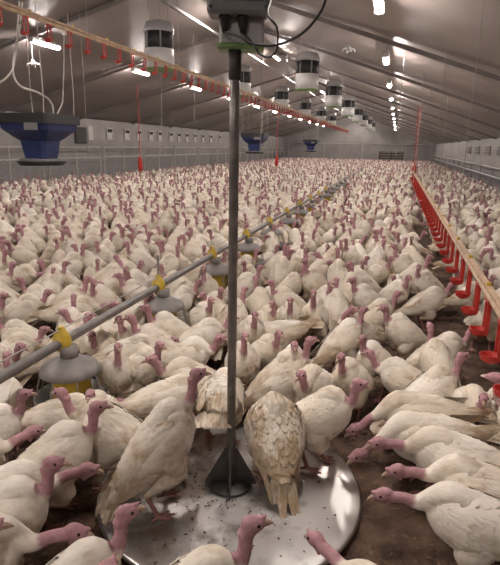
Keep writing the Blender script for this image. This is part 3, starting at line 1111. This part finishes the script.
P('up', pitch=32, zc=.33, neck=((.205, 0, .45), (.24, 0, .525), (.237, 0, .59)))
P('upl', pitch=34, zc=.33, neck=((.205, .005, .45), (.24, .012, .53), (.232, .02, .595)), head=(.62, .78, -.10))
P('upr', pitch=31, zc=.33, neck=((.205, -.005, .45), (.24, -.012, .53), (.232, -.02, .595)), head=(.60, -.80, -.10))
P('tall', pitch=42, zc=.345, neck=((.185, 0, .49), (.205, 0, .58), (.20, 0, .655)), head=(1, .15, -.05))
P('mid', pitch=23, zc=.325, neck=((.25, 0, .41), (.295, 0, .465), (.305, 0, .52)), head=(1, -.2, -.2))
P('fwd', pitch=10, zc=.335, neck=((.28, 0, .385), (.35, .01, .40), (.41, .02, .40)), head=(1, .1, -.45))
P('low', pitch=3, zc=.33, neck=((.29, 0, .335), (.35, 0, .30), (.395, 0, .245)), head=(.85, 0, -.75))
P('peck', pitch=-8, zc=.33, neck=((.28, 0, .25), (.335, 0, .18), (.36, 0, .125)), head=(.6, .1, -.9))
P('back', pitch=28, zc=.33, neck=((.19, .02, .45), (.20, .06, .525), (.165, .085, .57)), head=(-.5, .85, -.12))
P('sit', pitch=12, zc=.165, neck=((.23, 0, .27), (.265, 0, .345), (.26, 0, .415)), head=(1, .3, -.1), legs=False, dirt=.32)
P('heroA', pitch=43, zc=.40, neck=((.17, 0, .575), (.205, 0, .66), (.205, 0, .735)), head=(1, -.12, -.10), dirt=.36, stride=.045, droop=.12)
P('heroB', pitch=40, zc=.33, neck=((.27, .02, .40), (.33, .03, .36), (.36, .03, .28)), head=(.8, 0, -.7), dirt=.60, droop=.42, fat=1.38)
BIRDS = {}
for k, ps in POSES.items():
    rs = random.Random(k)
    me = remesh_shells(turkey_parts(ps), .0078, 'body')
    co = np.empty(len(me.vertices) * 3); me.vertices.foreach_get('co', co); co = co.reshape(-1, 3)
    set_col(me, paint(ps, co))
    me.materials.clear(); me.materials.append(M['turkey'])
    BIRDS[k] = dict(body=me, wl=wing_mesh(ps, 1, rs, 'wing'), wr=wing_mesh(ps, -1, rs, 'wing'), tail=tail_mesh(ps, rs, 'tail'),
                    plum=plumage_mesh(ps, rs, 'plumage'), beak=beak_mesh(ps), el=eye_mesh(ps, 1), er=eye_mesh(ps, -1), head=head_center(ps))


def merged(k):
    """one mesh with all parts of a pose, for birds too small to show them"""
    b = BIRDS[k]
    names = ['body', 'wl', 'wr', 'tail', 'plum', 'beak', 'el', 'er']
    V, Fc, C, mi = [], [], [], []
    off = 0
    for n in names:
        me = b[n]
        nv = len(me.vertices)
        co = np.empty(nv * 3); me.vertices.foreach_get('co', co); V.append(co.reshape(-1, 3))
        if 'Col' in me.attributes:
            c = np.empty(nv * 4, np.float32); me.attributes['Col'].data.foreach_get('color', c); C.append(c.reshape(-1, 4))
        else:
            C.append(np.zeros((nv, 4), np.float32))
        for p in me.polygons:
            Fc.append([i + off for i in p.vertices]); mi.append(1 if n == 'beak' else 2 if n in ('el', 'er') else 0)
        off += nv
    me = bpy.data.meshes.new('turkey')
    me.from_pydata(np.vstack(V).tolist(), [], Fc)
    for q in ('turkey', 'beak', 'eye'):
        me.materials.append(M[q])
    me.polygons.foreach_set('material_index', mi)
    me.polygons.foreach_set('use_smooth', [True] * len(Fc))
    set_col(me, np.vstack(C))
    return me


MERGED = {}


def bird(k, x, y, z, yaw, sc, label, group, parts=True):
    b = BIRDS[k]
    if parts:
        t = thing('turkey', (x, y, z), label, 'turkey', group, yaw, sc)
        for n, q in (('body', 'body'), ('wing', 'wl'), ('wing', 'wr'), ('tail', 'tail'), ('plumage', 'plum'), ('beak', 'beak'), ('eye', 'el'), ('eye', 'er')):
            link(n, b[q], t)
        return t
    if k not in MERGED:
        MERGED[k] = merged(k)
    o = link('turkey', MERGED[k], None, (x, y, z), yaw, sc)
    return tag(o, label, 'turkey', group)


# hand-placed near birds: head pixel, facing (0 right, 90 away, 180 left, 270 to the viewer), pose, label
NEAR = [
    (34, 462, 10, 'up', 'turkey at the lower left with raised pink head looking right'),
    (10, 498, 20, 'up', 'turkey cut off by the left edge, head looking right, near the bottom'),
    (76, 520, 5, 'fwd', 'turkey at the bottom left stretching its bent pink neck towards the platform'),
    (129, 514, 35, 'up', 'turkey seen from behind at the bottom beneath the standing bird'),
    (108, 566, 80, 'mid', 'turkey with only its pink crown showing at the bottom edge'),
    (86, 477, 15, 'fwd', 'turkey with lowered neck hidden behind the tail of the standing bird'),
    (32, 385, 15, 'up', 'turkey before the nearest feed pan, tall pink neck, looking right'),
    (80, 393, 275, 'up', 'turkey facing the viewer just beyond the nearest yellow feed cylinder'),
    (56, 414, 170, 'mid', 'turkey looking left below the nearest feed pan'),
    (87, 415, 20, 'up', 'turkey looking right, close to the left of the tall standing bird'),
    (129, 391, 10, 'fwd', 'turkey with arched purple neck behind the shoulder of the standing bird'),
    (111, 346, 290, 'tall', 'slim upright turkey beside the nearest feed pan lid, facing viewer'),
    (132, 344, 320, 'up', 'upright turkey second to the right of the nearest feed pan lid'),
    (157, 357, 200, 'mid', 'turkey with short raised neck above the standing bird\'s back, facing left'),
    (6, 358, 100, 'up', 'turkey at the left edge below the feed tube, seen from behind'),
    (205, 402, 30, 'low', 'turkey with yellowish back hidden behind the standing bird\'s neck'),
    (228, 405, 85, 'peck', 'turkey seen from behind, head down, touching the steel post'),
    (304, 371, 245, 'mid', 'turkey with dark lowered face behind the dirty bird on the platform'),
    (279, 351, 268, 'up', 'plump turkey facing the viewer, right above the dirty bird'),
    (329, 354, 235, 'up', 'turkey facing viewer with round white breast, right of centre'),
    (343, 398, 335, 'up', 'turkey right behind the platform edge looking right, round white body'),
    (282, 333, 300, 'up', 'turkey with upright neck directly behind the plump front-facing bird'),
    (326, 334, 20, 'up', 'turkey looking right over its neighbours, long white back towards viewer'),
    (247, 335, 275, 'tall', 'slender upright turkey immediately right of the steel post'),
    (361, 339, 225, 'up', 'turkey striding left beside the bare litter patch'),
    (385, 357, 165, 'mid', 'turkey walking left across the bare litter, soiled wing tip'),
    (473, 331, 10, 'mid', 'turkey reaching right to the nearest red drinker cup'),
    (473, 353, 15, 'up', 'turkey looking right just below the nearest red drinker cup'),
    (469, 395, 262, 'mid', 'turkey facing the viewer near the right edge beneath the drinker cups'),
    (487, 391, 230, 'mid', 'turkey pressed beside the front-facing bird near the right edge'),
    (361, 432, 185, 'low', 'turkey with lowered head, farthest back of five pecking left on litter'),
    (379, 437, 175, 'fwd', 'turkey second of five pecking left, long white back'),
    (357, 453, 190, 'low', 'turkey whose lowered head is leftmost of five pecking birds'),
    (391, 465, 172, 'fwd', 'turkey second nearest of five pecking left, beyond the big one'),
    (387, 485, 165, 'fwd', 'big turkey nearest of five at the right, neck stretched left'),
    (317, 538, 118, 'fwd', 'turkey at the bottom edge poking its head over the platform rim'),
    (242, 523, 22, 'up', 'turkey at the bottom centre looking right before the steel post'),
    (426, 325, 95, 'up', 'turkey seen from behind, mid right, next to the drinker line'),
    (364, 308, 30, 'up', 'upright turkey looking right behind the litter patch'),
    (385, 307, 195, 'up', 'turkey looking left, facing its upright neighbour behind the litter patch'),
    (450, 284, 10, 'mid', 'soiled turkey side-on reaching right to a drinker cup'),
    (389, 291, 0, 'up', None), (409, 277, 290, 'up', None), (419, 266, 200, 'upl', None), (392, 275, 240, 'mid', None),
    (387, 258, 300, 'up', None), (364, 262, 250, 'up', None), (332, 262, 220, 'mid', None), (309, 292, 255, 'tall', None),
    (327, 284, 280, 'up', None), (288, 302, 265, 'up', None), (278, 304, 300, 'upr', None), (255, 312, 280, 'up', None),
    (275, 281, 200, 'up', None), (285, 289, 330, 'mid', None), (258, 277, 110, 'up', None), (244, 262, 240, 'up', None),
    (256, 266, 10, 'up', None), (352, 309, 200, 'back', None), (339, 280, 85, 'up', None), (486, 271, 215, 'up', None),
    (220, 310, 10, 'mid', None), (215, 332, 350, 'mid', None), (202, 301, 300, 'up', None), (190, 296, 230, 'up', None),
    (165, 298, 20, 'up', None), (150, 303, 330, 'mid', None), (133, 303, 210, 'up', None), (128, 320, 250, 'up', None),
    (207, 281, 15, 'mid', None), (223, 289, 300, 'up', None), (195, 279, 40, 'mid', None), (122, 319, 190, 'up', None),
    (101, 330, 280, 'mid', None), (114, 301, 5, 'fwd', None), (83, 312, 30, 'up', None), (74, 299, 100, 'up', None),
    (57, 312, 190, 'mid', None), (56, 325, 20, 'mid', None), (8, 316, 200, 'up', None), (47, 292, 20, 'mid', None),
    (26, 280, 190, 'up', None), (66, 262, 20, 'up', None), (84, 277, 10, 'up', None), (95, 285, 340, 'mid', None),
    (120, 275, 200, 'up', None), (5, 293, 350, 'up', None), (246, 288, 60, 'up', None), (98, 260, 300, 'up', None),
    (40, 262, 170, 'mid', None), (12, 264, 20, 'up', None), (140, 262, 330, 'mid', None), (172, 264, 190, 'up', None),
    (490, 300, 250, 'up', None), (305, 266, 30, 'up', None), (235, 352, 200, 'peck', None), (180, 338, 20, 'fwd', None),
    (20, 345, 350, 'mid', None), (430, 258, 10, 'up', None), (40, 432, 40, 'fwd', None),
     
]
LEVEL = .0
items = []   # dict(x,y,yaw,k,sc,label,fixed)
for hx, hy, fa, k, lab in NEAR:
    sc = rng.uniform(.77, .84) if hy < 405 else rng.uniform(.85, .91)
    hl = Vector(BIRDS[k]['head']) * sc
    yaw = YAW + math.radians(fa)
    hw = at_z(hx, hy, hl.z)
    c, s = math.cos(yaw), math.sin(yaw)
    items.append(dict(x=hw.x - (hl.x * c - hl.y * s), y=hw.y - (hl.x * s + hl.y * c), yaw=yaw, k=k, sc=sc, label=lab, hand=True, free=.06))
hero = [dict(x=-.915, y=1.85, yaw=YAW + math.radians(28), k='heroA', sc=.845, label='tall turkey standing side-on on the steel platform, looking right', hand=True, free=0),
        dict(x=-.45, y=2.21, yaw=YAW + math.radians(99), k='heroB', sc=.79, label='dirty turkey seen from behind on the platform, tail hanging, head hidden', hand=True, free=0)]
items = hero + items

# the rest of the flock: dart throwing over the litter
pts = [(i['x'], i['y']) for i in items]
cell = {}
def put(x, y):
    cell.setdefault((int(x // .5), int(y // .5)), []).append((x, y))
for x, y in pts:
    put(x, y)
def clear(x, y, d):
    cx, cy = int(x // .5), int(y // .5)
    for a in (-1, 0, 1):
        for b in (-1, 0, 1):
            for px, py in cell.get((cx + a, cy + b), ()):
                if (px - x) ** 2 + (py - y) ** 2 < d * d:
                    return False
    return True
fill = []
def region(y0, y1, n, d):
    for _ in range(n):
        y = rng.uniform(y0, y1)
        x = rng.uniform(max(XL + .85, -1.15 * y - 1.2), min(3.2, .36 * y + 1.2))
        q = proj((x, y, .45))
        if not (-140 < q[0] < 640):
            continue
        hy = proj((x, y, .66))[1]
        if y < 1.9 or (hy > 262 and -30 < q[0] < 530):
            continue
        if math.hypot(x - PX, y - PY) < .8 or y < 1.2 or (abs(x) < .5 and y < 1.6):
            continue
        k = round((y - FY0) / FDY)
        if math.hypot(x - FX - .04, y - FY0 - k * FDY) < .27:
            continue
        if abs(x - .60) < .20 and y < 22 or (abs(x + .6) < 1.7 and abs(y - YF + 2.2) < 1.1):
            continue
        if not clear(x, y, d):
            continue
        put(x, y)
        fill.append((x, y))
region(1.2, 9, 20000, .305)
region(9, 18, 30000, .325)
region(18, YF - 1.2, 100000, .37)
fill.sort(key=lambda p: p[0] ** 2 + p[1] ** 2)
inview = [p for p in fill if -8 < proj((p[0], p[1], .45))[0] < 508 and proj((p[0], p[1], .6))[1] < 560]
n_ind = 298 - len(items)
ind = inview[:n_ind]
indset = set(ind)
KP = ['up'] * 5 + ['upl'] * 4 + ['upr'] * 4 + ['tall'] * 2 + ['mid'] * 5 + ['fwd'] * 2 + ['peck'] + ['back'] * 2 + ['sit']
for x, y in ind:
    items.append(dict(x=x, y=y, yaw=rng.uniform(0, 2 * math.pi), k=rng.choice(KP), sc=rng.uniform(.77, .88), label=None, hand=False, free=.25))

# relax overlapping bodies (each body is a short capsule)
def caps(i):
    c, s = math.cos(i['yaw']), math.sin(i['yaw'])
    return [(i['x'] + c * q * i['sc'], i['y'] + s * q * i['sc']) for q in (-.17, -.05, .07)]
RAD = [.115, .148, .145]
for i in items:
    i['x0'], i['y0'] = i['x'], i['y']
obst = [(PX, PY, .05)] + [(FX + .04, FY0 + k * FDY, .15) for k in range(12)] 
for it in range(60):
    C = [caps(i) for i in items]
    for a in range(len(items)):
        A = items[a]
        for b in range(a + 1, len(items)):
            B = items[b]
            if abs(A['x'] - B['x']) > .7 or abs(A['y'] - B['y']) > .7:
                continue
            best, bd = 0, None
            for ia, p in enumerate(C[a]):
                for ib, q in enumerate(C[b]):
                    dx, dy = q[0] - p[0], q[1] - p[1]
                    dd = math.hypot(dx, dy) + 1e-6
                    ov = RAD[ia] * A['sc'] + RAD[ib] * B['sc'] - dd
                    if ov > best:
                        best, bd = ov, (dx / dd, dy / dd)
            if bd:
                fa, fb = A['free'], B['free']
                if fa + fb == 0: continue
                m = best * .5
                A['x'] -= bd[0] * m * fa / (fa + fb); A['y'] -= bd[1] * m * fa / (fa + fb)
                B['x'] += bd[0] * m * fb / (fa + fb); B['y'] += bd[1] * m * fb / (fa + fb)
    for A in items:
        if A['free'] == 0: continue
        if A['hand']:
            A['x'] += (A['x0'] - A['x']) * .12; A['y'] += (A['y0'] - A['y']) * .12
        for ox, oy, orr in obst:
            for ia, p in enumerate(caps(A)):
                dx, dy = p[0] - ox, p[1] - oy
                dd = math.hypot(dx, dy) + 1e-6
                ov = RAD[ia] + orr - dd
                if ov > 0:
                    A['x'] += dx / dd * ov * .5; A['y'] += dy / dd * ov * .5


def auto_label(i):
    fa = math.degrees(i['yaw'] - YAW) % 360
    f = 'facing right' if fa < 40 or fa > 320 else 'from behind' if fa < 140 else 'facing left' if fa < 220 else 'facing viewer'
    nk = {'up': 'neck up', 'upl': 'head turned', 'upr': 'head aside', 'tall': 'neck tall', 'mid': 'neck half-raised', 'fwd': 'neck forward', 'low': 'head lowered', 'peck': 'head down', 'back': 'looking back', 'sit': 'sitting'}[i['k']]
    k = max(0, min(19, round((i['y'] - FY0) / FDY)))
    dx, dr = i['x'] - FX, i['x'] - .63
    num = ['one', 'one', 'two', 'three', 'four', 'five', 'six', 'seven', 'eight', 'nine', 'ten', 'eleven', 'twelve']
    if abs(dr) < abs(dx):
        n, side, ref = round(abs(dr) / .5), ('right' if dr > 0 else 'left'), 'drinker line'
    else:
        n, side, ref = round(abs(dx) / .5), ('right' if dx > 0 else 'left'), 'feed tube'
    if n == 0:
        z = 'beside the %s' % ref
    elif n < 13:
        z = '%s %s %s of %s' % (num[n], 'length' if n == 1 else 'lengths', side, ref)
    else:
        z = 'far left of feed tube'
    return 'turkey %s, %s, by %s feed pan, %s' % (f, nk, ORD[k], z)


for i in items:
    i['label'] = i['label'] or auto_label(i)
by_label = {}
for i in items:
    by_label.setdefault(i['label'], []).append(i)
for lab, g in by_label.items():
    if len(g) > 1:
        g.sort(key=lambda i: math.hypot(i['x'], i['y']))
        w_ = {2: ['nearer', 'farther'], 3: ['nearest', 'middle', 'farthest'], 4: ['nearest', 'second', 'third', 'farthest']}.get(len(g))
        if w_:
            for i, q in zip(g, w_):
                i['label'] = lab + ', ' + q
for n, i in enumerate(items):
    on = math.hypot(i['x'] - PX, i['y'] - PY) < PR - .05
    z = .034 if on else -.006
    lab = i['label']
    bird(i['k'], i['x'], i['y'], z, i['yaw'], i['sc'], lab, 'white turkeys of the flock', parts=i['hand'])

# distant flock, beyond counting: one object
rest = [p for p in fill if p not in indset]
LOD = {}
for k, far in [(q, f) for q in ('up', 'upl', 'upr', 'tall', 'mid', 'fwd', 'peck', 'sit') for f in (False, True)]:
    ps = POSES[k]
    m = MB()
    for _, V, Fc in turkey_parts(ps, False, not far):
        m.add(V, Fc)
    # folded tail and legs
    m.add([ps.b2l(-.25, -.045, .02), ps.b2l(-.25, .045, .02), ps.b2l(-.42, .06, .0), ps.b2l(-.42, -.06, .0), ps.b2l(-.27, 0, -.03)], [(0, 1, 2, 3), (0, 4, 1), (1, 4, 2), (2, 4, 3), (3, 4, 0)])
    if ps.legs:
        for s in (-1, 1):
            m.add(*sweep([ps.b2l(.02, s * .07, -.10), (-.02, s * .075, .15), (.02, s * .08, 0)], [.05, .018, .012], [.05, .018, .012], 4))
    v = np.array(m.v)
    LOD[k, far] = (v, m.f, paint(ps, v))
KR = [k for k in KP if (k, True) in LOD]
V, Fc, C = [], [], []
off = 0
for x, y in rest:
    v, f, c = LOD[rng.choice(KR), y > 17]
    a, sc = rng.uniform(0, 2 * math.pi), rng.uniform(.78, .90)
    ca, sa = math.cos(a) * sc, math.sin(a) * sc
    q = np.stack([v[:, 0] * ca - v[:, 1] * sa + x, v[:, 0] * sa + v[:, 1] * ca + y, v[:, 2] * sc - .006], 1)
    cc = c.copy(); cc[:, 3] = rng.random()
    V.append(q); C.append(cc)
    Fc += [tuple(i + off for i in p) for p in f]
    off += len(v)
me = bpy.data.meshes.new('distant_flock')
me.from_pydata(np.vstack(V).tolist(), [], Fc)
me.materials.append(M['turkey'])
me.polygons.foreach_set('use_smooth', [True] * len(Fc))
set_col(me, np.vstack(C))
tag(link('distant_flock', me), 'packed mass of white turkeys filling the far barn floor', 'flock', kind='stuff')
print('BIRDS', len(items), 'rest', len(rest), 'faces', len(Fc), 'body polys', [len(b['body'].polygons) for b in BIRDS.values()])

# ------------------------------------------------------------------ litter crumbs on floor and platform
def crumbs(name, n, sampler, m, size, label):
    base = np.array([(1, 0, 0), (-.5, .8, .1), (-.6, -.7, 0), (0, 0, .55), (0.1, .1, -.3)])
    bf = [(0, 1, 3), (1, 2, 3), (2, 0, 3), (1, 0, 4), (2, 1, 4), (0, 2, 4)]
    V, Fc = [], []
    for i in range(n):
        x, y, z = sampler()
        s = size * nr.uniform(.4, 1.5)
        a = nr.uniform(0, 6.28)
        e = nr.uniform(.3, 1.0)
        ca, sa = math.cos(a), math.sin(a)
        b = base * (s, s * e, s * .6)
        q = np.stack([b[:, 0] * ca - b[:, 1] * sa + x, b[:, 0] * sa + b[:, 1] * ca + y, b[:, 2] + z], 1)
        V.append(q)
        Fc += [tuple(j + i * 5 for j in f) for f in bf]
    me = bpy.data.meshes.new(name)
    me.from_pydata(np.vstack(V).tolist(), [], Fc)
    me.materials.append(M[m])
    tag(link(name, me), label, 'litter', kind='stuff')


def s_floor():
    while True:
        y = 1.3 + 5.2 * nr.rand() ** 1.4
        x = nr.uniform(-2.6, 1.9)
        if math.hypot(x - PX, y - PY) > PR + .02:
            return x, y, nr.uniform(-.008, .006)


def s_plate():
    while True:
        if nr.rand() < .45:
            x, y = nr.uniform(-PR, PR), nr.uniform(-PR, PR)
        else:
            x, y = nr.normal(-.12, .22), nr.normal(-.1, .22)
        if .05 < math.hypot(x, y) < PR - .03:
            return PX + x, PY + y, .0365


crumbs('litter_clods', 9000, s_floor, 'clod', .013, 'loose brown bedding crumbs scattered over the barn floor')
crumbs('platform_litter', 330, s_plate, 'litter', .008, 'dark litter flecks lying on the steel weighing platform')
